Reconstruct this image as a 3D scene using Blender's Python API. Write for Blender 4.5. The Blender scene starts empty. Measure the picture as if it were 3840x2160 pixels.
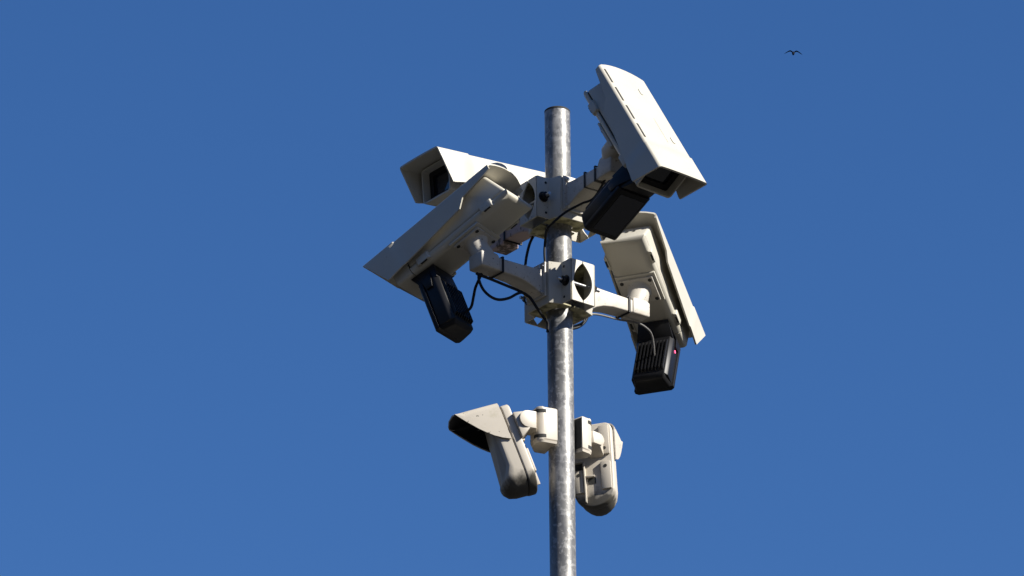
import bpy, bmesh, math
from mathutils import Vector, Matrix

scene = bpy.context.scene
S = 0.0007835            # one rig unit in metres (the pole is 97 units = 76 mm across)
Z0 = 8.920               # height above ground of the rig origin, on the pole axis


def W(x, y, z):
    return Vector((x * S, y * S, z * S + Z0))


# ------------------------------------------------------------------ camera
cam_d = bpy.data.cameras.new("camera")
cam_d.sensor_width = 36.0
cam_d.lens = 215.38
cam_d.clip_start = 0.5
cam_d.clip_end = 20000.0
cam = bpy.data.objects.new("camera", cam_d)
scene.collection.objects.link(cam)
fw = Vector((0.0, 0.91354546, 0.40673664))
rt = Vector((0.99995802, 0.00372687, -0.00837068))
up = Vector((0.00916285, -0.40671957, 0.91350711))
cm = Matrix((rt, up, -fw)).transposed().to_4x4()
cm.translation = W(-177.99, -20988.46, -9342.88)
cam.matrix_world = cm
scene.camera = cam

# ------------------------------------------------------------------ sky, sun, exposure
SUN_PHI = math.radians(63.0)     # from the camera's direction (-Y) round to the right (+X)
SUN_EL = math.radians(36.0)
sun_dir = Vector((math.sin(SUN_PHI) * math.cos(SUN_EL), -math.cos(SUN_PHI) * math.cos(SUN_EL), math.sin(SUN_EL)))
world = bpy.data.worlds.new("World")
scene.world = world
world.use_nodes = True
wn = world.node_tree
bg = wn.nodes["Background"]
sky = wn.nodes.new("ShaderNodeTexSky")
sky.sky_type = 'NISHITA'
sky.sun_disc = False
sky.sun_elevation = SUN_EL
sky.sun_rotation = math.atan2(sun_dir.x, sun_dir.y)
sky.altitude = 4000.0
sky.air_density = 1.3
sky.dust_density = 0.0
sky.ozone_density = 4.0
sat = wn.nodes.new("ShaderNodeHueSaturation")     # clear, deep blue autumn air
sat.inputs["Hue"].default_value = 0.507
sat.inputs["Saturation"].default_value = 1.2
wn.links.new(sky.outputs[0], sat.inputs["Color"])
wn.links.new(sat.outputs[0], bg.inputs[0])
bg.inputs[1].default_value = 0.0685

sun_d = bpy.data.lights.new("sun", 'SUN')
sun_d.energy = 5.0
sun_d.angle = math.radians(0.5)
sun_d.color = (1.0, 0.955, 0.87)
sun = bpy.data.objects.new("sun", sun_d)
scene.collection.objects.link(sun)
sun.rotation_euler = sun_dir.to_track_quat('Z', 'Y').to_euler()
sun.location = (6, -4, 16)

scene.view_settings.view_transform = 'Standard'
scene.view_settings.look = 'None'
scene.view_settings.exposure = 0.92
scene.view_settings.gamma = 1.0


# ------------------------------------------------------------------ materials
def mat(name, col, rough=0.5, metal=0.0, dirt=None, dirt_col=(0.2, 0.18, 0.12), dirt_scale=14.0, dirt_lo=0.55, dirt_hi=0.75,
        dirt_amt=0.5, var=0.06, bump=0.0, spec=0.5, stretch=(1, 1, 1), speck=None):
    m = bpy.data.materials.new(name)
    m.use_nodes = True
    nt = m.node_tree
    b = nt.nodes["Principled BSDF"]
    b.inputs["Roughness"].default_value = rough
    b.inputs["Metallic"].default_value = metal
    b.inputs["Specular IOR Level"].default_value = spec
    tc = nt.nodes.new("ShaderNodeTexCoord")
    mp = nt.nodes.new("ShaderNodeMapping")
    mp.inputs["Scale"].default_value = stretch
    nt.links.new(tc.outputs["Object"], mp.inputs[0])
    n1 = nt.nodes.new("ShaderNodeTexNoise")
    n1.inputs["Scale"].default_value = 9.0
    n1.inputs["Detail"].default_value = 6.0
    nt.links.new(mp.outputs[0], n1.inputs["Vector"])
    r1 = nt.nodes.new("ShaderNodeValToRGB")
    r1.color_ramp.elements[0].position = 0.35
    r1.color_ramp.elements[1].position = 0.65
    r1.color_ramp.elements[0].color = (*[c * (1 - var) for c in col], 1)
    r1.color_ramp.elements[1].color = (*[min(1, c * (1 + var)) for c in col], 1)
    nt.links.new(n1.outputs[0], r1.inputs[0])
    out = r1.outputs[0]

    def over(prev, scale, lo, hi, amt, colr, detail=8.0, use_map=True):
        n = nt.nodes.new("ShaderNodeTexNoise")
        n.inputs["Scale"].default_value = scale
        n.inputs["Detail"].default_value = detail
        n.inputs["Roughness"].default_value = 0.65
        nt.links.new(mp.outputs[0] if use_map else tc.outputs["Object"], n.inputs["Vector"])
        mr = nt.nodes.new("ShaderNodeMapRange")
        mr.inputs["From Min"].default_value = lo
        mr.inputs["From Max"].default_value = hi
        mr.inputs["To Min"].default_value = 0.0
        mr.inputs["To Max"].default_value = amt
        nt.links.new(n.outputs[0], mr.inputs[0])
        mx = nt.nodes.new("ShaderNodeMix")
        mx.data_type = 'RGBA'
        mx.inputs["B"].default_value = (*colr, 1) if False else (0, 0, 0, 1)
        for s in mx.inputs:
            if s.type == 'RGBA' and s.name == 'B':
                s.default_value = (*colr, 1)
        ia = [s for s in mx.inputs if s.type == 'RGBA' and s.name == 'A'][0]
        nt.links.new(mr.outputs[0], mx.inputs[0])
        nt.links.new(prev, ia)
        return [s for s in mx.outputs if s.type == 'RGBA'][0], n

    if dirt:
        out, _ = over(out, dirt_scale, dirt_lo, dirt_hi, dirt_amt, dirt_col)
    if speck:
        sc, lo, hi, am, cl = speck
        out, _ = over(out, sc, lo, hi, am, cl, 2.0, False)
    nt.links.new(out, b.inputs["Base Color"])
    if bump:
        nb = nt.nodes.new("ShaderNodeTexNoise")
        nb.inputs["Scale"].default_value = 220.0
        nb.inputs["Detail"].default_value = 4.0
        nt.links.new(tc.outputs["Object"], nb.inputs["Vector"])
        bp = nt.nodes.new("ShaderNodeBump")
        bp.inputs["Strength"].default_value = bump
        bp.inputs["Distance"].default_value = 0.002
        nt.links.new(nb.outputs[0], bp.inputs["Height"])
        nt.links.new(bp.outputs[0], b.inputs["Normal"])
    return m


M = {}
M['cream'] = mat('cream_paint', (0.455, 0.43, 0.365), 0.42, dirt=True, dirt_col=(0.45, 0.42, 0.33), dirt_scale=18, dirt_lo=0.52, dirt_hi=0.80,
                 dirt_amt=0.6, var=0.04, bump=0.04, speck=(150, 0.70, 0.74, 0.6, (0.2, 0.18, 0.13)))
M['arm'] = mat('arm_paint', (0.46, 0.43, 0.38), 0.5, dirt=True, dirt_col=(0.32, 0.27, 0.2), dirt_scale=22, dirt_lo=0.54, dirt_hi=0.74,
               dirt_amt=0.7, var=0.05, bump=0.06, speck=(110, 0.66, 0.70, 0.8, (0.16, 0.12, 0.08)))
M['peeling'] = mat('peeling_pinkish_paint', (0.44, 0.34, 0.325), 0.6, dirt=True, dirt_col=(0.09, 0.07, 0.05), dirt_scale=20, dirt_lo=0.57, dirt_hi=0.62,
                   dirt_amt=0.9, var=0.08, bump=0.1)
M['bracket'] = mat('bracket_paint', (0.46, 0.435, 0.375), 0.5, dirt=True, dirt_col=(0.36, 0.33, 0.24), dirt_scale=20, dirt_lo=0.55, dirt_hi=0.76,
                   dirt_amt=0.6, var=0.05, bump=0.06, speck=(90, 0.68, 0.72, 0.7, (0.14, 0.12, 0.07)))
M['mossy'] = mat('mossy_paint', (0.42, 0.39, 0.24), 0.8, dirt=True, dirt_col=(0.07, 0.065, 0.03), dirt_scale=26, dirt_lo=0.42, dirt_hi=0.6,
                 dirt_amt=0.9, var=0.2, bump=0.3)
M['zinc'] = mat('galvanised_steel', (0.215, 0.21, 0.20), 0.42, 0.3, dirt=True, dirt_col=(0.10, 0.10, 0.105), dirt_scale=48, dirt_lo=0.46, dirt_hi=0.58,
                dirt_amt=0.72, var=0.35, bump=0.12, stretch=(1, 1, 0.42), speck=(60, 0.53, 0.60, 0.5, (0.42, 0.41, 0.39)))
M['steel'] = mat('bolt_steel', (0.5, 0.5, 0.5), 0.3, 0.9)
M['black'] = mat('black_plastic', (0.006, 0.006, 0.007), 0.5, bump=0.05, spec=0.3)
M['black_metal'] = mat('black_anodised_metal', (0.005, 0.005, 0.006), 0.45, bump=0.04, spec=0.3)
M['dark'] = mat('dark_slot', (0.02, 0.02, 0.018), 0.8)
M['rubber'] = mat('cable_rubber', (0.006, 0.007, 0.01), 0.6, spec=0.25)
M['greycable'] = mat('grey_cable_rubber', (0.13, 0.125, 0.12), 0.5)
M['glass'] = mat('window_glass', (0.012, 0.014, 0.022), 0.05, spec=0.8)
M['groove'] = mat('groove_shadow_grey', (0.42, 0.41, 0.36), 0.6)
M['beige'] = mat('beige_plastic', (0.48, 0.435, 0.365), 0.45, dirt=True, dirt_col=(0.5, 0.46, 0.37), dirt_scale=16, dirt_lo=0.55, dirt_hi=0.8,
                 dirt_amt=0.4, var=0.03, bump=0.03)
M['grimy_shaded'] = mat('grimy_shaded_beige_plastic', (0.48, 0.435, 0.365), 0.5, dirt=True, dirt_col=(0.5, 0.46, 0.37), dirt_scale=16, dirt_lo=0.55, dirt_hi=0.8,
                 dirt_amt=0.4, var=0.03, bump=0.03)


def foot_grime_shade(m, z_hi, z_lo):
    # mould plus painted-in shade darkening the foot of the shell, with a ragged edge
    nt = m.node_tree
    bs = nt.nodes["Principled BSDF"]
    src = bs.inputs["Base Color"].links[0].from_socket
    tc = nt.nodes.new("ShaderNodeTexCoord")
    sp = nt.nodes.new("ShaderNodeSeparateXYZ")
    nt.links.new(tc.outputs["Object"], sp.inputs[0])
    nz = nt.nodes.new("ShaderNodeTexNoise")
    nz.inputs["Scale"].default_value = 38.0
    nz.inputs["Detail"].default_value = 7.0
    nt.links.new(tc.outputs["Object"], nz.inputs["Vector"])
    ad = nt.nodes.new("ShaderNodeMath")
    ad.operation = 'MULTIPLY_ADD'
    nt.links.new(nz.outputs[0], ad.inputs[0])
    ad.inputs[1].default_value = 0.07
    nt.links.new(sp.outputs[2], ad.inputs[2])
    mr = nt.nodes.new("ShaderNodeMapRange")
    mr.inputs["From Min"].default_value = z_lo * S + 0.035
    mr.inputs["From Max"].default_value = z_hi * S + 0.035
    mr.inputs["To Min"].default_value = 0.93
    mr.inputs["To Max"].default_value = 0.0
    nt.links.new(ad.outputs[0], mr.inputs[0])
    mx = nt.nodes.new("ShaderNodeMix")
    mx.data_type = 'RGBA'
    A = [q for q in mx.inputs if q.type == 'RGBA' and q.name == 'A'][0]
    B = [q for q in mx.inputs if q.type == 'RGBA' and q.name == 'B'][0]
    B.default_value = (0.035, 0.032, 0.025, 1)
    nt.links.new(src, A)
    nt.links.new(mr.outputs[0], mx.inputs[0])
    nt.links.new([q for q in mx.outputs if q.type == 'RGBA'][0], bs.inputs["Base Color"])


foot_grime_shade(M['grimy_shaded'], 36.0, 2.0)
M['hood'] = mat('speckled_beige_plastic', (0.485, 0.44, 0.37), 0.5, dirt=True, dirt_col=(0.34, 0.31, 0.22), dirt_scale=30, dirt_lo=0.56, dirt_hi=0.72,
                dirt_amt=0.6, var=0.04, bump=0.05, speck=(70, 0.665, 0.70, 0.9, (0.08, 0.07, 0.05)))
M['lens'] = mat('smoked_lens', (0.03, 0.028, 0.026), 0.2)
M['feather'] = mat('dark_feathers', (0.008, 0.009, 0.012), 0.9, spec=0.1)
M['asphalt'] = mat('asphalt', (0.016, 0.015, 0.013), 0.9, dirt=True, dirt_col=(0.026, 0.024, 0.021), dirt_scale=0.3, bump=0.2)
M['glow_blocker'] = mat('glow_blocker_dark_green', (0.014, 0.017, 0.009), 0.9, var=0.3)
led = bpy.data.materials.new('red_led')
led.use_nodes = True
lb = led.node_tree.nodes["Principled BSDF"]
lb.inputs["Base Color"].default_value = (0.8, 0.08, 0.16, 1)
lb.inputs["Emission Color"].default_value = (1.0, 0.10, 0.25, 1)
lb.inputs["Emission Strength"].default_value = 0.9


# ------------------------------------------------------------------ mesh helpers (rig units)
class MB:
    def __init__(self):
        self.bm = bmesh.new()

    def _faces(self, rings, cap=True, closed=True):
        vr = [[self.bm.verts.new(Vector(p)) for p in r] for r in rings]
        n = len(vr[0])
        for a, b in zip(vr, vr[1:]):
            for i in range(n if closed else n - 1):
                j = (i + 1) % n
                try:
                    self.bm.faces.new((a[i], a[j], b[j], b[i]))
                except ValueError:
                    pass
        if cap:
            self.bm.faces.new(list(reversed(vr[0])))
            self.bm.faces.new(vr[-1])
        return self

    def box(self, x0, x1, y0, y1, z0, z1, T=None):
        r = lambda z: [(x0, y0, z), (x1, y0, z), (x1, y1, z), (x0, y1, z)]
        R = [r(z0), r(z1)]
        if T is not None:
            R = [[T @ Vector(p) for p in q] for q in R]
        return self._faces(R)

    def prism(self, pts, lo, hi, axis='z', T=None):
        f = {'z': lambda p, h: (p[0], p[1], h), 'y': lambda p, h: (p[0], h, p[1]), 'x': lambda p, h: (h, p[0], p[1])}[axis]
        R = [[Vector(f(p, h)) for p in pts] for h in (lo, hi)]
        if T is not None:
            R = [[T @ p for p in q] for q in R]
        return self._faces(R)

    def loft(self, rings):
        return self._faces(rings)

    def tube(self, path, r, n=12):
        path = [Vector(p) for p in path]
        rings = []
        prev = None
        for i, p in enumerate(path):
            t = (path[min(i + 1, len(path) - 1)] - path[max(i - 1, 0)]).normalized()
            if prev is None:
                a = t.orthogonal().normalized()
            else:
                a = (prev - t * prev.dot(t)).normalized()
            prev = a
            b = t.cross(a)
            rr = r[i] if isinstance(r, (list, tuple)) else r
            rings.append([p + (a * math.cos(2 * math.pi * k / n) + b * math.sin(2 * math.pi * k / n)) * rr for k in range(n)])
        return self._faces(rings)

    def cyl(self, p0, p1, r0, r1=None, n=20):
        return self.tube([p0, p1], [r0, r0 if r1 is None else r1], n)

    def done(self, name, m, parent=None, bevel=0.0, seg=2, ang=32.0, smooth=True):
        bm = self.bm
        bmesh.ops.recalc_face_normals(bm, faces=bm.faces[:])
        if bevel > 0:
            es = [e for e in bm.edges if len(e.link_faces) == 2 and e.calc_face_angle(0) > math.radians(30)]
            bmesh.ops.bevel(bm, geom=es, offset=bevel, segments=seg, profile=0.5, affect='EDGES', clamp_overlap=True)
        for v in bm.verts:
            v.co *= S
        me = bpy.data.meshes.new(name)
        bm.to_mesh(me)
        bm.free()
        me.materials.append(M[m] if isinstance(m, str) else m)
        if smooth:
            for p in me.polygons:
                p.use_smooth = True
            me.set_sharp_from_angle(angle=math.radians(ang))
        o = bpy.data.objects.new(name, me)
        scene.collection.objects.link(o)
        if parent is not None:
            o.parent = parent
        return o


def smooth_path(pts, k=5):
    pts = [Vector(p) for p in pts]
    out = []
    for i in range(len(pts) - 1):
        p0, p1, p2, p3 = pts[max(i - 1, 0)], pts[i], pts[i + 1], pts[min(i + 2, len(pts) - 1)]
        for j in range(k):
            t = j / k
            out.append(0.5 * ((2 * p1) + (p2 - p0) * t + (2 * p0 - 5 * p1 + 4 * p2 - p3) * t * t + (3 * p1 - p0 - 3 * p2 + p3) * t ** 3))
    out.append(pts[-1])
    return out


def thing(name, label, cat, origin=(0, 0, 0), axes=None, group=None):
    o = bpy.data.objects.new(name, None)
    o.empty_display_size = 0.05
    scene.collection.objects.link(o)
    if axes is None:
        mt = Matrix.Identity(4)
    else:
        mt = Matrix([Vector(a) for a in axes]).transposed().to_4x4()
    mt.translation = W(*origin)
    o.matrix_world = mt
    o['label'] = label
    o['category'] = cat
    if group:
        o['group'] = group
    return o


def tag(o, label, cat, group=None):
    o['label'] = label
    o['category'] = cat
    if group:
        o['group'] = group
    return o


def copy_thing(src, name, label, origin, axes):
    c = src.copy()
    scene.collection.objects.link(c)
    mt = Matrix([Vector(a) for a in axes]).transposed().to_4x4()
    mt.translation = W(*origin)
    c.matrix_world = mt
    c['label'] = label

    def kids(s, d):
        for ch in list(s.children):
            k = ch.copy()
            scene.collection.objects.link(k)
            k.parent = d
            kids(ch, k)
    kids(src, c)
    return c


def basis(az, tilt, roll=0.0):
    az, t, r = math.radians(az), math.radians(tilt), math.radians(roll)
    fh = Vector((math.cos(az), math.sin(az), 0))
    z = Vector((0, 0, 1))
    f = fh * math.cos(t) - z * math.sin(t)
    l = Vector((-fh.y, fh.x, 0))
    u = fh * math.sin(t) + z * math.cos(t)
    if r:
        l, u = l * math.cos(r) + u * math.sin(r), u * math.cos(r) - l * math.sin(r)
    return f, l, u


def at(origin, axes, x, y, z):
    return Vector(origin) + axes[0] * x + axes[1] * y + axes[2] * z


# ------------------------------------------------------------------ ground
g = MB()
g._faces([[(-3e6, -3e6, 0), (3e6, -3e6, 0)], [(-3e6, 3e6, 0), (3e6, 3e6, 0)]], cap=False, closed=False)
ground = g.done('ground', 'asphalt', smooth=False)
ground['kind'] = 'structure'

# dark hill ring added unseen below the frame to block horizon sky glow
hb = MB()
N = 180
rings = []
for rad, hf in ((900, 0.0), (1300, 0.45), (1900, 0.8), (2600, 1.0)):
    rings.append([(rad / S * math.cos(2 * math.pi * k / N), rad / S * math.sin(2 * math.pi * k / N),
                   (hf * 640 * (1 + .12 * math.sin(7 * 2 * math.pi * k / N) + .06 * math.sin(19 * 2 * math.pi * k / N)) - (1 if hf == 0 else 0)) / S) for k in range(N)])
hb._faces(rings, cap=False)
glow_blocker_hills = hb.done('glow_blocker_hills', 'glow_blocker')
glow_blocker_hills['kind'] = 'structure'

# ------------------------------------------------------------------ pole
pole = thing('steel_pole', 'tall galvanised steel pole with mottled grey zinc finish carrying all the cameras', 'pole', (0, 0, -Z0 / S))
H = Z0 / S
b = MB()
nseg = 48
rings = []
for z in (0, 300, H + 700, H + 728):
    rings.append([(48.5 * math.cos(2 * math.pi * k / nseg), 48.5 * math.sin(2 * math.pi * k / nseg), z) for k in range(nseg)])
b.loft(rings).done('shaft', 'zinc', pole)
b = MB()
b.tube([(0, 0, H + 727), (0, 0, H + 733), (0, 0, H + 736)], [49.2, 49.2, 46], nseg).done('end_cap', 'dark', pole)
b = MB()
b.cyl((0, 0, 0), (0, 0, 25), 150, n=32).done('base_flange', 'zinc', pole)


# ------------------------------------------------------------------ pole brackets
def make_bracket(origin, az, label):
    ax = basis(az, 0)
    t = thing('pole_clamp', label, 'bracket', origin, ax, 'clamps holding the camera arms')
    hh = 84
    for s in (1, -1):
        rot = Matrix.Rotation(0 if s == 1 else math.pi, 4, 'Z')
        # hat shaped plate seen from above, extruded in height
        inner = [(52, -134), (52, -80), (98, -62), (98, 62), (52, 80), (52, 134)]
        outer = [(58, 140), (58, 84), (104, 66), (104, -66), (58, -84), (58, -140)]
        b = MB()
        b.prism(inner + outer, -hh, hh, 'z', rot)
        plate = b.done('clamp_plate', 'bracket', t, bevel=1.5)
        # folded side flanges with a curved cut-out: two of them meet in a lens shaped opening
        for q in (1, -1):
            prof = [(52, hh), (2, hh), (2, 76)]
            for k in range(1, 12):
                zz = 76 - 152 * k / 12
                prof.append((2 + 42 * (1 - (abs(zz) / 76.0) ** 2.0), zz))
            prof += [(2, -76), (2, -hh), (52, -hh)]
            b = MB()
            lo, hi = (134, 140) if q == 1 else (-140, -134)
            b.prism(prof, lo, hi, 'y', rot)
            b.done('side_flange', 'bracket', t)
        # mossy ribs with a notch for the pole, top and bottom
        for z in (-80, 76):
            notch = [(99, 60), (99, -60), (58, -78), (8, -78), (8, -49)]
            for k in range(0, 9):
                a = -math.pi / 2 + math.pi * k / 8
                notch.append((8 + 43 * math.cos(a), 49.5 * math.sin(a)))
            notch += [(8, 49), (8, 78), (58, 78)]
            if z > 0:
                notch = [(99, 58), (99, -58), (52, -78), (51, -133), (1, -133), (1, -50)] + [(1 + 49.5 * math.cos(-math.pi / 2 + math.pi * k / 8), 50 * math.sin(-math.pi / 2 + math.pi * k / 8)) for k in range(1, 8)] + [(1, 50), (1, 133), (51, 133), (52, 78)]
            b = MB()
            b.prism(notch, z, z + 5, 'z', rot)
            b.done('jaw_rib', 'mossy', t)
        for ty in (100, -100):
            for tz in (62, -62):
                b = MB()
                p0 = rot @ Vector((57, ty, tz))
                p1 = rot @ Vector((59.5, ty, tz))
                b.cyl(p0, p1, 5).done('bolt_hole', 'dark', plate)
    for ty in (112, -112):
        b = MB()
        b.cyl((-100, ty, 0), (100, ty, 0), 6.5, n=12).done('threaded_rod', 'steel', t)
        for s in (1, -1):
            b = MB()
            b.cyl((58 * s, ty, 0), (62 * s, ty, 0), 21, n=20)
            b.cyl((62 * s, ty, 0), (80 * s, ty, 0), 15, n=6)
            b.done('nut', 'black_metal' if s * ty > 0 or True else 'steel', t, bevel=1)
    return t


ZU, ZL = 325, -25
AZU = math.degrees(math.atan2(-.816, .577))
AZL = math.degrees(math.atan2(.62, .78))
make_bracket((0, 0, ZU), AZU, 'upper white steel clamp round the pole with mossy underside')
make_bracket((0, 0, ZL), AZL, 'lower white steel clamp round the pole with a lens shaped opening')

# ------------------------------------------------------------------ cameras
CAM = {   # azimuth, tilt, middle of the shield top
    'UR': (-48.07, 59.12, (349.4, -480.0, 451.1)),
    'LL': (147.41, 26.82, (-438.0, -130.0, 202.5)),
    'UL': (-142.54, 4.28, (-281.5, 232.0, 591.3)),
    'LR': (69.98, 26.60, (357.1, 394.0, 210.9)),
}
LEN = 626.0
HW = 118.5
CAX, CORG = {}, {}
for k, (az, ti, mid) in CAM.items():
    CAX[k] = basis(az, ti)
    CORG[k] = Vector(mid) - CAX[k][0] * (LEN / 2)

CLABEL = {
    'UR': 'white box camera highest on the pole with its sunlit top showing, tilted steeply down',
    'LL': 'white box camera in shade showing its side and underside, above a hanging black lamp',
    'UL': 'white box camera behind the pole with its dark window and visor showing',
    'LR': 'white box camera seen from below and behind with a grey mounting plate',
}


def build_camera(key):
    t = thing('security_camera', CLABEL[key], 'security camera', CORG[key], CAX[key], 'box cameras on the pole')

    def depth(x):
        for (x0, d0), (x1, d1) in zip(PROF, PROF[1:]):
            if x0 <= x <= x1:
                return d0 + (d1 - d0) * (x - x0) / (x1 - x0)
        return PROF[-1][1]
    PROF = [(0, 26), (150, 51), (181, 84), (560, 131), (700, 131)]
    # sunshield: a U shaped shell lofted from rear to front
    xs = [0, 30, 75, 120, 150, 160, 171, 181, 230, 300, 380, 440, 472, 478, 520, 560, 626]
    b = MB()
    rows = []
    R = 13
    for x in xs:
        w = HW + (3 if x > 474 else 0)
        top = 3 if x > 474 else 0
        d = depth(x) if x < 600 else 131
        prof = []
        for k in range(4):
            prof.append((-w, -d + (d - R) * k / 4))
        for k in range(0, 6):
            a = math.pi - math.pi / 2 * k / 5
            prof.append((-w + R + R * math.cos(a), top - R + R * math.sin(a)))
        for k in range(1, 8):
            yy = -w + R + (2 * w - 2 * R) * k / 8
            prof.append((yy, top + 2.0 * (1 - (yy / w) ** 2)))
        prof += [(-q[0], q[1]) for q in reversed(prof[:10])]
        row = []
        for (y, z) in prof:
            xx = x
            if x == 626:
                xx = 626 - 66 * min(1, max(0, -z) / 131)
            elif x == 0:
                f_ = 1 - (abs(y) / w) ** 2.2
                xx = 5 - 25 * f_ - (0 if z > -14 else 0)
            elif x > 520:
                # keep rows ordered behind the slanted front edge
                xx = min(x, 626 - 66 * min(1, max(0, -z) / 131) - 12)
            row.append((xx, y, z))
        rows.append(row)
    vr = [[b.bm.verts.new(Vector(p)) for p in r] for r in rows]
    for a, c in zip(vr, vr[1:]):
        for i in range(len(a) - 1):
            b.bm.faces.new((a[i], a[i + 1], c[i + 1], c[i]))
    bmesh.ops.recalc_face_normals(b.bm, faces=b.bm.faces[:])
    up_ = sum((f.normal.z for f in b.bm.faces))
    if up_ < 0:
        bmesh.ops.reverse_faces(b.bm, faces=b.bm.faces[:])
    bmesh.ops.solidify(b.bm, geom=b.bm.faces[:], thickness=7.0)
    shield = b.done('sunshield', 'cream', t, ang=28)
    # vent slots along both top edges
    for sgn in (-1,):
        for x0 in (27, 139, 250, 361):
            b = MB()
            y = sgn * (HW - 16)
            b.box(x0, x0 + 82, y - 4.2, y + 4.2, -2.0, 1.3)
            b.done('vent_slot', 'dark', shield)
    for x0, y0 in ((104, 41), (393, 60)):
        b = MB()
        b.prism([(x0 - 18, y0 - 4), (x0 - 12, y0 - 7), (x0 + 12, y0 - 7), (x0 + 18, y0 - 4), (x0 + 18, y0 + 4), (x0 + 12, y0 + 7), (x0 - 12, y0 + 7), (x0 - 18, y0 + 4)], 0, 4.4)
        b.done('screw_cover', 'groove', shield, bevel=1)
    b = MB()
    b.box(275, 420, 22, 24.5, 0, 2.9)
    b.done('scratch', 'groove', shield)
    # housing
    b = MB()
    b.prism([(47, -11), (476, -9), (476, -124), (0, -124)], -86, 86, 'y')
    body = b.done('housing', 'cream', t, bevel=11, seg=3)
    b = MB()
    b.loft([[(8, -80, -128), (476, -80, -128), (476, 80, -128), (8, 80, -128)], [(8, -80, -122), (476, -80, -122), (476, 80, -122), (8, 80, -122)]])
    b.done('seal', 'dark', body)
    b = MB()
    b.loft([[(-6 + 3, -86.5, -126.5), (475, -86.5, -126.5), (475, 86.5, -126.5), (-6 + 3, 86.5, -126.5)],
            [(-6, -88, -132), (475, -88, -132), (475, 88, -132), (-6, 88, -132)],
            [(-4, -85, -141), (475, -85, -141), (475, 85, -141), (-4, 85, -141)],
            [(2, -78, -148), (475, -78, -148), (475, 78, -148), (2, 78, -148)],
            [(10, -67, -152.5), (474, -67, -152.5), (474, 67, -152.5), (10, 67, -152.5)],
            [(24, -52, -153.5), (473, -52, -153.5), (473, 52, -153.5), (24, 52, -153.5)]])
    b.done('base_tray', 'cream', t, ang=45)
    # front collar: open funnel
    def ring(x, w, z0, z1, r):
        out = []
        for cy, cz, a0 in ((w - r, z1 - r, 0), (-w + r, z1 - r, 90), (-w + r, z0 + r, 180), (w - r, z0 + r, 270)):
            for k in range(5):
                a = math.radians(a0 + 90 * k / 4)
                out.append((x, cy + r * math.cos(a), cz + r * math.sin(a)))
        return out
    b = MB()
    rr = [ring(478, 86, -151, -9, 14), ring(549, 86, -151, -9, 14), ring(549, 80, -145, -15, 10), ring(518, 77, -142, -18, 8), ring(478, 77, -142, -18, 8)]
    b._faces(rr + [rr[0]], cap=False)
    bmesh.ops.remove_doubles(b.bm, verts=b.bm.verts[:], dist=0.01)
    col = b.done('front_collar', 'cream', t, ang=25)
    b = MB()
    b._faces([ring(508, 76.5, -141.5, -18.5, 8), ring(519, 76.5, -141.5, -18.5, 8), ring(519, 54, -121, -39, 6), ring(508, 54, -121, -39, 6), ring(508, 76.5, -141.5, -18.5, 8)], cap=False)
    bmesh.ops.remove_doubles(b.bm, verts=b.bm.verts[:], dist=0.01)
    win = b.done('window_frame', 'black', t)
    b = MB()
    b.loft([ring(498, 56, -123, -37, 6), ring(509, 56, -123, -37, 6)])
    b.done('window_glass', 'glass', win)
    # latches on the tray edge
    for x in (95, 411):
        for q in (-1, 1):
            b = MB()
            b.loft([[(x - 32, q * 82, -114), (x + 32, q * 82, -114), (x + 32, q * 82, -150), (x - 32, q * 82, -150)],
                    [(x - 26, q * 96, -118), (x + 26, q * 96, -118), (x + 26, q * 96, -148), (x - 26, q * 96, -148)]])
            la = b.done('latch', 'cream', t, bevel=2.5)
            b = MB()
            b.box(x - 15, x + 15, q * 91 - 4.2, q * 91 + 4.2, -149.5, -140)
            b.done('latch_slot', 'dark', la)
    # mounting plate with a raised rim behind it
    b = MB()
    b.box(158, 298, -80, 80, -160, -151)
    b.done('mounting_pad', 'cream', t, bevel=2)
    b = MB()
    b.box(170, 288, -68, 68, -170, -160.5)
    mp = b.done('mounting_plate', 'arm', t, bevel=3)
    for x in (184, 276):
        for y in (-56, 56):
            b = MB()
            b.cyl((x, y, -169), (x, y, -172.5), 7.5).done('screw', 'dark', mp)
    # small glands on the rear wall
    for y in (-28, 0, 26):
        b = MB()
        b.cyl((22.5, y, -60), (32, y, -62), 5.5).done('cable_gland', 'dark', body)
    return t


cam0 = build_camera('UR')
for k in ('LL', 'UL', 'LR'):
    copy_thing(cam0, 'security_camera', CLABEL[k], CORG[k], CAX[k])


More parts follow.
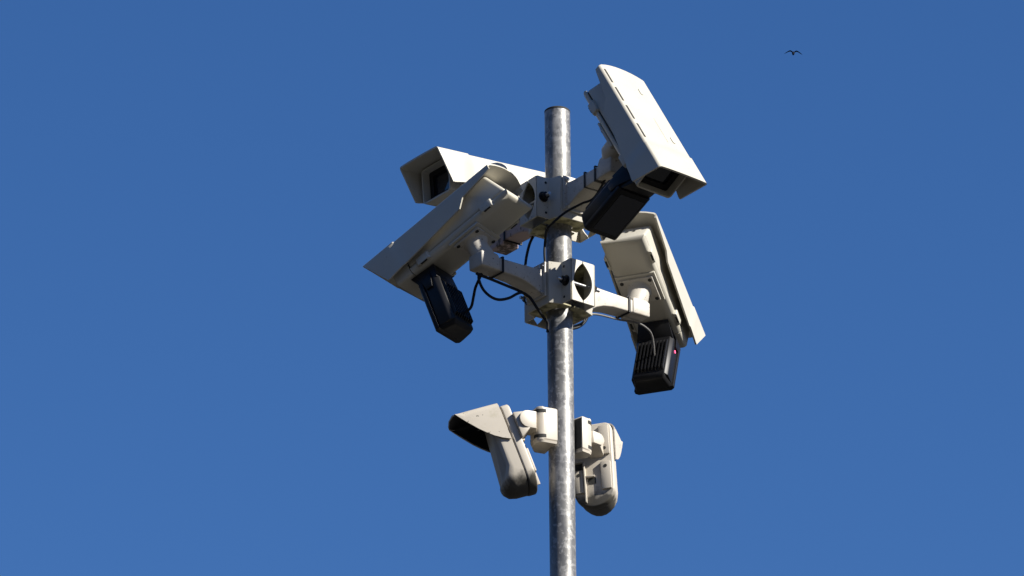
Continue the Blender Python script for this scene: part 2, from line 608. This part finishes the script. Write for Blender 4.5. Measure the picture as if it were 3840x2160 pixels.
# ------------------------------------------------------------------ arms
def make_arm(key, zc, adir, reach, head_top, label, paint='arm', low=-19):
    az = math.degrees(math.atan2(adir[1], adir[0]))
    ax = basis(az, 0)
    org = Vector((0, 0, zc))
    t = thing('mounting_arm', label, 'camera arm', org, ax, 'arms between the clamps and the cameras')
    b = MB()
    b.box(106.5, 115, -56, 56, -74, 66)
    bp = b.done('base_plate', paint, t, bevel=2.5)
    for y in (-42, 42):
        for z in (-58, 50):
            b = MB()
            b.cyl((113, y, z), (122, y, z), 10, n=6)
            b.cyl((113, y, z), (127, y, z), 5, n=10)
            b.done('bolt', 'steel', bp, bevel=0.8)
    # beam: deep at the plate, slim towards the camera
    st = [(114, 44, -66, 40), (128, 41, -58, 38), (150, 39, -44, 37), (185, 38, -30, 36), (230, 37, -22, 35), (reach - 40, 36, -18, 34)]
    b = MB()
    b.loft([[(x, -w, z0), (x, w, z0), (x, w, z1), (x, -w, z1)] for x, w, z0, z1 in st])
    b.done('beam', paint, t, bevel=5, seg=3)
    b = MB()
    b.loft([[(reach - 46, -40, low - 2), (reach + 38, -40, low), (reach + 38, 40, low), (reach - 46, 40, low - 2)],
            [(reach - 46, -40, 38), (reach + 40, -40, 38), (reach + 40, 40, 38), (reach - 46, 40, 38)],
            [(reach - 36, -37, head_top), (reach + 26, -37, head_top), (reach + 26, 37, head_top), (reach - 36, 37, head_top)]])
    b.done('head_block', paint, t, bevel=7, seg=3)
    # swivel from the head to the camera's plate
    p_top = at(CORG[key], CAX[key], 230, 0, -169.5)
    rel = p_top - org
    pl = Vector((rel.dot(ax[0]), rel.dot(ax[1]), rel.dot(ax[2])))
    upc = CAX[key][2]
    ul = Vector((upc.dot(ax[0]), upc.dot(ax[1]), upc.dot(ax[2])))
    b = MB()
    b.tube([Vector((reach - 5, 0, head_top - 30)), Vector((reach - 5, 0, head_top - 6)), pl - ul * 42, pl - ul * 16, pl - ul * 3, pl], [36, 38, 41, 40, 47, 50], 20)
    b.done('swivel_joint', paint, t, ang=50)
    # cable tie round the beam
    for xt in ((reach - 62, reach - 128) if key == 'UR' else (reach - 62,)):
        b = MB()
        for (y0, y1, z0, z1) in ((-41, 41, 37.5, 40), (-41, 41, -24, -21.5), (-41, -38.5, -22, 38), (38.5, 41, -22, 38)):
            b.box(xt - 4, xt + 4, y0, y1, z0, z1)
        b.done('cable_tie', 'black', t)
    return t


make_arm('UR', ZU + 18, (.577, -.816), 352, 62, 'white arm reaching up to the topmost camera, in shadow', 'arm')
make_arm('LL', ZL + 18, (-.78, -.62), 362, 48, 'shaded white arm with a looping black cable hung below it', 'arm')
make_arm('UL', ZU - 2, (-.577, .816), 362, 52, 'stained arm with a pinkish peeling underside below the camera behind the pole', 'peeling', -32)
make_arm('LR', ZL + 18, (.78, .62), 370, 48, 'brightly sunlit white arm holding the camera seen from behind', 'arm')


# ------------------------------------------------------------------ infrared lamps
def make_lamp(key, cx, cz, tilt, label, lit=False):
    az = CAM[key][0]
    ax = basis(az, tilt)
    org = at(CORG[key], CAX[key], cx, 0, cz)
    t = thing('infrared_lamp', label, 'infrared lamp', org, ax, 'black lamps under the cameras')
    b = MB()
    oct_ = [(-46, -62), (-46, 62), (-30, 74), (20, 74), (20, -74), (-30, -74)]
    b.prism(oct_, -102, 102)
    body = b.done('lamp_body', 'black_metal', t, bevel=4)
    for i in range(9):
        y = -56 + 112 * i / 8
        b = MB()
        b.prism([(-45, -84), (-58, -76), (-58, 66), (-45, 86)], y - 2.2, y + 2.2, 'y')
        b.done('cooling_fin', 'black_metal', t)
    b = MB()
    b.prism([(21, -79), (21, 79), (36, 79), (45, 66), (45, -66), (36, -79)], -108, 108)
    bz = b.done('lamp_bezel', 'black', t, bevel=3)
    b = MB()
    b.box(44, 46.6, -58, 58, -88, 88)
    b.done('lamp_window', 'glass', bz)
    # bottom cap
    b = MB()
    b.loft([[(-48, -64, -101), (24, -76, -101), (24, 76, -101), (-48, 64, -101)], [(-34, -54, -118), (18, -66, -118), (18, 66, -118), (-34, 54, -118)]])
    b.done('end_cap', 'black', t, bevel=5)
    # yoke up to the camera base
    q = at(CORG[key], CAX[key], 452, 0, -152) - org
    ql = Vector((q.dot(ax[0]), q.dot(ax[1]), q.dot(ax[2])))
    b = MB()
    for s in (-1, 1):
        b.loft([[(-14, s * 75.5, 66), (14, s * 75.5, 66), (14, s * 80.5, 66), (-14, s * 80.5, 66)],
                [(-22, s * 75.5, 106), (22, s * 75.5, 106), (22, s * 80.5, 106), (-22, s * 80.5, 106)],
                [(ql.x - 30, s * 58, ql.z - 8), (ql.x + 30, s * 58, ql.z - 8), (ql.x + 30, s * 63, ql.z - 8), (ql.x - 30, s * 63, ql.z - 8)]])
    b.loft([[(-42, -72, 98), (34, -72, 98), (34, 72, 98), (-42, 72, 98)],
            [(ql.x - 58, -60, ql.z - 3), (ql.x + 50, -60, ql.z - 3), (ql.x + 50, 60, ql.z - 3), (ql.x - 58, 60, ql.z - 3)]])
    b.done('yoke', 'black_metal', t, bevel=1)
    for y in (-20, 20):
        b = MB()
        b.cyl((ql.x * 0.5 - 34, y, 128), (ql.x * 0.5 - 42, y, 126), 5.5).done('yoke_screw', 'steel', t)
    if lit:
        b = MB()
        b.cyl((-4, -73, 52), (-4, -76, 52), 6).done('status_light', led, t)
    return t


make_lamp('UR', 432, -323, 62, 'black lamp hanging under the topmost camera, against the clamp')
make_lamp('LL', 452, -316, 21, 'plain black lamp hanging down against the sky with a cable at its back')
make_lamp('LR', 487, -306, 24, 'black lamp with ribbed back and a small glowing red light', True)

# ------------------------------------------------------------------ cables
CABLES = [
    ('cable', 'rubber', 4.8, [(189, -300, 343), (136, -185, 290), (85, -150, 278), (24, -140, 247), (-21, -140, 206), (-46, -110, 187), (-52, -54, 168), (-55, -54, 119), (-52, -56, 63)],
     'black cable running down from the upper arm across the clamp and pole'),
    ('cable', 'rubber', 5.3, [(-92, 70, 253), (-109, 45, 206), (-122, 10, 137), (-129, -30, 67), (-134, -50, 28), (-134, -60, 0)],
     'black cable curving through the gap between the two left arms'),
    ('cable', 'rubber', 5.3, [(-372, -158, -180), (-355, -165, -170), (-331, -175, -153), (-321, -190, -116), (-314, -210, -90), (-300, -226, -62), (-290, -228, -40)],
     'short black cable from the back of the plain hanging lamp up to its arm'),
    ('cable', 'rubber', 5.5, [(-300, -240, -45), (-300, -240, -71), (-285, -232, -106), (-259, -222, -130), (-228, -200, -134), (-190, -175, -117), (-158, -150, -88), (-138, -130, -76), (-111, -115, -90), (-87, -108, -126), (-60, -70, -152), (-46, -50, -166), (-47, -45, -200)],
     'black cable drooping in a loop below the shaded left arm'),
    ('cable', 'rubber', 5.5, [(-310, -246, -45), (-300, -240, -50), (-257, -215, -57), (-198, -170, -64), (-148, -135, -72), (-120, -118, -84)],
     'black cable lying along the underside of the shaded left arm'),
    ('cable', 'greycable', 4, [(46, 30, -147), (84, 45, -124), (109, 75, -81), (142, 100, -66), (223, 185, -50), (295, 250, -36), (336, 290, -46), (352, 318, -63), (358, 340, -98), (360, 362, -130)],
     'greyish cable bending along the sunlit right arm to the ribbed lamp'),
    ('cable', 'rubber', 5.3, [(36, 6, -175), (40, 10, -165), (70, 30, -147), (93, 50, -119), (107, 70, -80), (110, 76, -60)],
     'short black cable bulging out below the lower clamp on the right'),
]
for name, m, r, pts, lab in CABLES:
    o = MB()
    c0 = Vector(pts[0])
    o.tube([p - c0 for p in smooth_path(pts, 6)], r, 10)
    ob = o.done(name, m, ang=60)
    ob.location = W(*c0)
    tag(ob, lab, 'cable', 'cables on the mast')


# ------------------------------------------------------------------ motion detectors
def make_detector(label, origin, axes, block_axes, block_origin, block_w, block_d, knuckle, ks=1.0):
    t = thing('motion_detector', label, 'motion detector', origin, axes, 'detectors on the pole')
    R, Z, TOP = 76, 42, 306

    def outline(r, top, z=Z, tr=26):
        pts = []
        for k in range(13):
            a = math.pi + math.pi * k / 12
            pts.append((r * math.cos(a), z + r * math.sin(a)))
        for cx, a0 in ((r - tr, 0), (-r + tr, 90)):
            for k in range(5):
                a = math.radians(a0 + 90 * k / 4)
                pts.append((cx + tr * math.cos(a), top - tr + tr * math.sin(a)))
        return pts
    b = MB()
    b.prism(outline(R + 3, TOP + 2), 0, 34, 'x')
    plate = b.done('back_plate', 'grimy_shaded', t, bevel=6, seg=3)
    b = MB()
    rg = []
    for x, r_, top, z, k in ((36.5, R, TOP - 2, Z, 1.0), (62, R - 1, TOP - 3, Z + 16, 1.22), (78, R - 3, TOP - 6, Z + 30, 1.36), (86, R - 10, TOP - 12, Z + 38, 1.42), (90, R - 22, TOP - 24, Z + 44, 1.42)):
        ring_ = []
        for p in outline(r_, top, z, 22):
            zz = z + (p[1] - z) * (k if p[1] < z else 1)
            # the lower end swells forward into a chin
            q = min(1.0, max(0.0, (84 - zz) / 70.0))
            ring_.append((x + 34 * q * q * (3 - 2 * q) * (x - 36) / 54.0, p[0], zz))
        rg.append(ring_)
    b.loft(rg)
    cover = b.done('front_cover', 'grimy_shaded', t, ang=35)
    b = MB()
    b.box(88, 92.5, -44, 44, 120, 250)
    b.done('detector_window', 'lens', cover, bevel=1.5)
    # hood: curved roof with two cheeks, black inside
    low = [(40, 166), (70, 180), (96, 197), (120, 218), (143, 241), (176, 280), (208, 322)]
    for nm, mt_, ins, th in (('hood', 'hood', 0.0, 5.0), ('hood_liner', 'black', 6.0, 1.5)):
        b = MB()
        rows = []
        for (x, z) in low:
            top = 322 + (x - 58) * 5 / 150.0 - ins
            hw = 84 - 6 * ((x - 40) / 168.0) ** 2 - ins
            z = min(z + ins * 0.4, top - 0.5)
            x2 = x - (1.5 if ins else 0)
            cor = 24 - ins
            row = [(-hw, z)]
            row.append((-hw, z + (top - cor - z) * 0.5 if z < top - cor else z))
            row.append((-hw, max(z, top - cor)))
            for k in range(1, 5):
                a = math.pi - math.pi / 2 * k / 4
                row.append((-hw + cor + cor * math.cos(a), max(z, top - cor + cor * math.sin(a))))
            row.append((0, max(z, top + 1)))
            row = row + [(-p[0], p[1]) for p in reversed(row[:-1])]
            rows.append([(x2 + 11 * (1 - (y / hw) ** 2) * ((x - 40) / 168.0) ** 2, y, zz) for y, zz in row])
        vr = [[b.bm.verts.new(Vector(p)) for p in r] for r in rows]
        for a, c in zip(vr, vr[1:]):
            for i in range(len(a) - 1):
                b.bm.faces.new((a[i], a[i + 1], c[i + 1], c[i]))
        bmesh.ops.recalc_face_normals(b.bm, faces=b.bm.faces[:])
        if sum(f.normal.z for f in b.bm.faces) < 0:
            bmesh.ops.reverse_faces(b.bm, faces=b.bm.faces[:])
        bmesh.ops.solidify(b.bm, geom=b.bm.faces[:], thickness=th)
        hd = b.done(nm, mt_, t if nm == 'hood' else hd, ang=30)
    # back details: pads, ribs, recesses
    for (y0, y1, z0, z1) in ((-70, -32, 172, 292), (-70, -32, 28, 142), (36, 70, 24, 118)):
        b = MB()
        b.box(-9, 1, y0, y1, z0, z1)
        pad = b.done('back_pad', 'beige', plate, bevel=2)
        for zz in ((z0 + 24,) if z0 > 100 else (z1 - 20,)):
            b = MB()
            b.cyl((-10, (y0 + y1) / 2, zz), (-7, (y0 + y1) / 2, zz), 6.5).done('screw_hole', 'dark', pad)
    b = MB()
    b.box(-14, 1, 27, 33, -18, 150)
    b.box(-12, 1, -8, 27, 84, 90)
    b.box(-10, 1, 36, 70, 150, 156)
    b.done('back_rib', 'beige', plate, bevel=1)
    b = MB()
    b.box(-1.5, 1, -10, 20, 58, 82)
    b.done('cable_recess', 'dark', plate)
    b = MB()
    b.box(-1.5, 1, 38, 68, 122, 148)
    b.done('cable_recess', 'dark', plate)
    # fixing block on the pole (its own axes)
    bx = block_axes
    bo = Vector(block_origin)

    def loc(p):
        q = bo + bx[0] * p[0] + bx[1] * p[1] + Vector((0, 0, p[2])) - Vector(origin)
        return (q.dot(axes[0]), q.dot(axes[1]), q.dot(axes[2]))
    r = 30
    pl = [(0, 0)]
    pl += [(0, block_d), (block_w * 0.55, block_d)]
    pl += [(block_w, block_d * 0.55)]
    for k in range(7):
        a = -math.pi / 2 * k / 6
        pl.append((block_w - r + r * math.cos(a), r + r * math.sin(a)))
    hgt = 142
    rng = []
    for z, ins in ((8, 5), (14, 0), (hgt - 6, 0), (hgt, 5)):
        rng.append([loc((min(max(p[0], ins), block_w - ins), p[1] + (ins if p[1] < 1 else 0), z)) for p in pl])
    b = MB()
    b.loft(rng)
    blk = b.done('pole_mount', 'beige', t, bevel=1.5, ang=25)
    b = MB()
    b.loft([[loc(p) for p in ((-1.5, 4, zz), (0.5, 4, zz), (0.5, block_d - 4, zz), (-1.5, block_d - 4, zz))] for zz in (14, hgt - 9)])
    b.done('back_shade_panel', 'dark', blk)  # dark panel paints in the shade of a hollow back
    b = MB()
    b.loft([[loc((p[0] * 0.9 + 3, p[1] * 0.9 + 3, 0)) for p in pl], [loc((p[0] * 0.98 + 1, p[1] * 0.98 + 1, 9)) for p in pl]])
    b.done('mount_foot', 'beige', blk)
    for z in (18, 118):
        b = MB()
        rr = [[loc((block_w - r + (r + 1.2) * math.cos(a), r + (r + 1.2) * math.sin(a), zz)) for a in [(-1.75 + 1.75 * k / 6) for k in range(7)]] +
              [loc((block_w - r + (r - 6) * math.cos(a), r + (r - 6) * math.sin(a), zz)) for a in [(-1.75 * k / 6) for k in range(7)]] for zz in (z, z + 13)]
        b.loft(rr)
        b.done('mount_slot', 'dark', blk)
    # ball knuckle and neck between block and back plate
    kc = Vector(loc(knuckle))
    b = MB()
    d = (Vector(loc((knuckle[0] - 40, knuckle[1], knuckle[2]))) - kc).normalized()
    w_ = Vector((0, 1, 0))
    n_ = d.cross(w_).normalized()
    prof = []
    for k in range(9):
        a = math.pi / 2 + math.pi * k / 8
        prof.append((34 * math.cos(a), 34 * math.sin(a)))
    prof = [(-p[0], p[1]) for p in prof]
    prof = [(p[0] * -ks, p[1] * ks) for p in prof] + [(34, -34 * ks), (34, 34 * ks)]
    b.loft([[kc + d * p[0] + n_ * p[1] + w_ * s for p in prof] for s in (-40 * ks, 40 * ks)])
    b.done('knuckle', 'beige', t, bevel=3)
    b = MB()
    zc = kc.z
    b.loft([[(1, kc.y - 38 * ks, zc - 62 * ks), (1, kc.y + 38 * ks, zc - 62 * ks), (1, kc.y + 38 * ks, zc + 42 * ks), (1, kc.y - 38 * ks, zc + 42 * ks)],
            [(kc.x + 2, kc.y - 37 * ks, zc - 34 * ks), (kc.x + 2, kc.y + 37 * ks, zc - 34 * ks), (kc.x + 2, kc.y + 37 * ks, zc + 34 * ks), (kc.x + 2, kc.y - 37 * ks, zc + 34 * ks)]])
    b.done('neck', 'beige', t, bevel=3)
    return t


axL = basis(math.degrees(math.atan2(-.14, -.99)), 20)
blkL = (Vector((-.906, -.423, 0)), Vector((-.423, .906, 0)))
make_detector('beige hooded detector left of the pole, pointing left with a dirty speckled hood', (-103, -21, -800), axL, blkL, (-14, -62, -658), 82, 118, (112, 30, 78))
axR = basis(math.degrees(math.atan2(.97, .247)), 4, -3.5)
blkR = (Vector((.7, .714, 0)), Vector((-.714, .7, 0)))
make_detector('beige detector right of the pole showing its screw holed back', (121, 120, -801), axR, blkR, (78, -9, -664), 66, 82, (86, 30, 76), 0.72)

# ------------------------------------------------------------------ bird
bird_o = (16358.0, 300000.0, 148373.0)
b = MB()
sec = []
# body as a tapered spindle, along depth with the tail low
path = [(0, 260, 20), (0, 200, 40), (0, 100, 40), (0, 0, 20), (0, -90, -10), (-10, -180, -70), (-20, -240, -110)]
b.tube(path, [8, 42, 70, 74, 60, 34, 40], 12)


def wing(s):
    rings = []
    for x, z, y, ch, th in ((20, 60, 60, 150, 36), (90, 105, 40, 170, 26), (170, 125, 20, 165, 20), (260, 85, -10, 140, 16), (370, 10, -60, 105, 12), (455, -60, -120, 50, 8), (480, -85, -150, 12, 4)):
        rings.append([(s * x, y + ch / 2, z), (s * x, y, z + th), (s * x, y - ch / 2, z), (s * x, y, z - th)])
    b.loft(rings)


wing(1)
wing(-1)
bd = b.done('bird', 'feather', ang=60)
bd.location = W(*bird_o)
bd.rotation_euler = (0, math.radians(4), 0)
bd.scale = (1.1, 1.1, 1.45)
tag(bd, 'small dark bird gliding with bowed wings in the blue sky', 'bird')
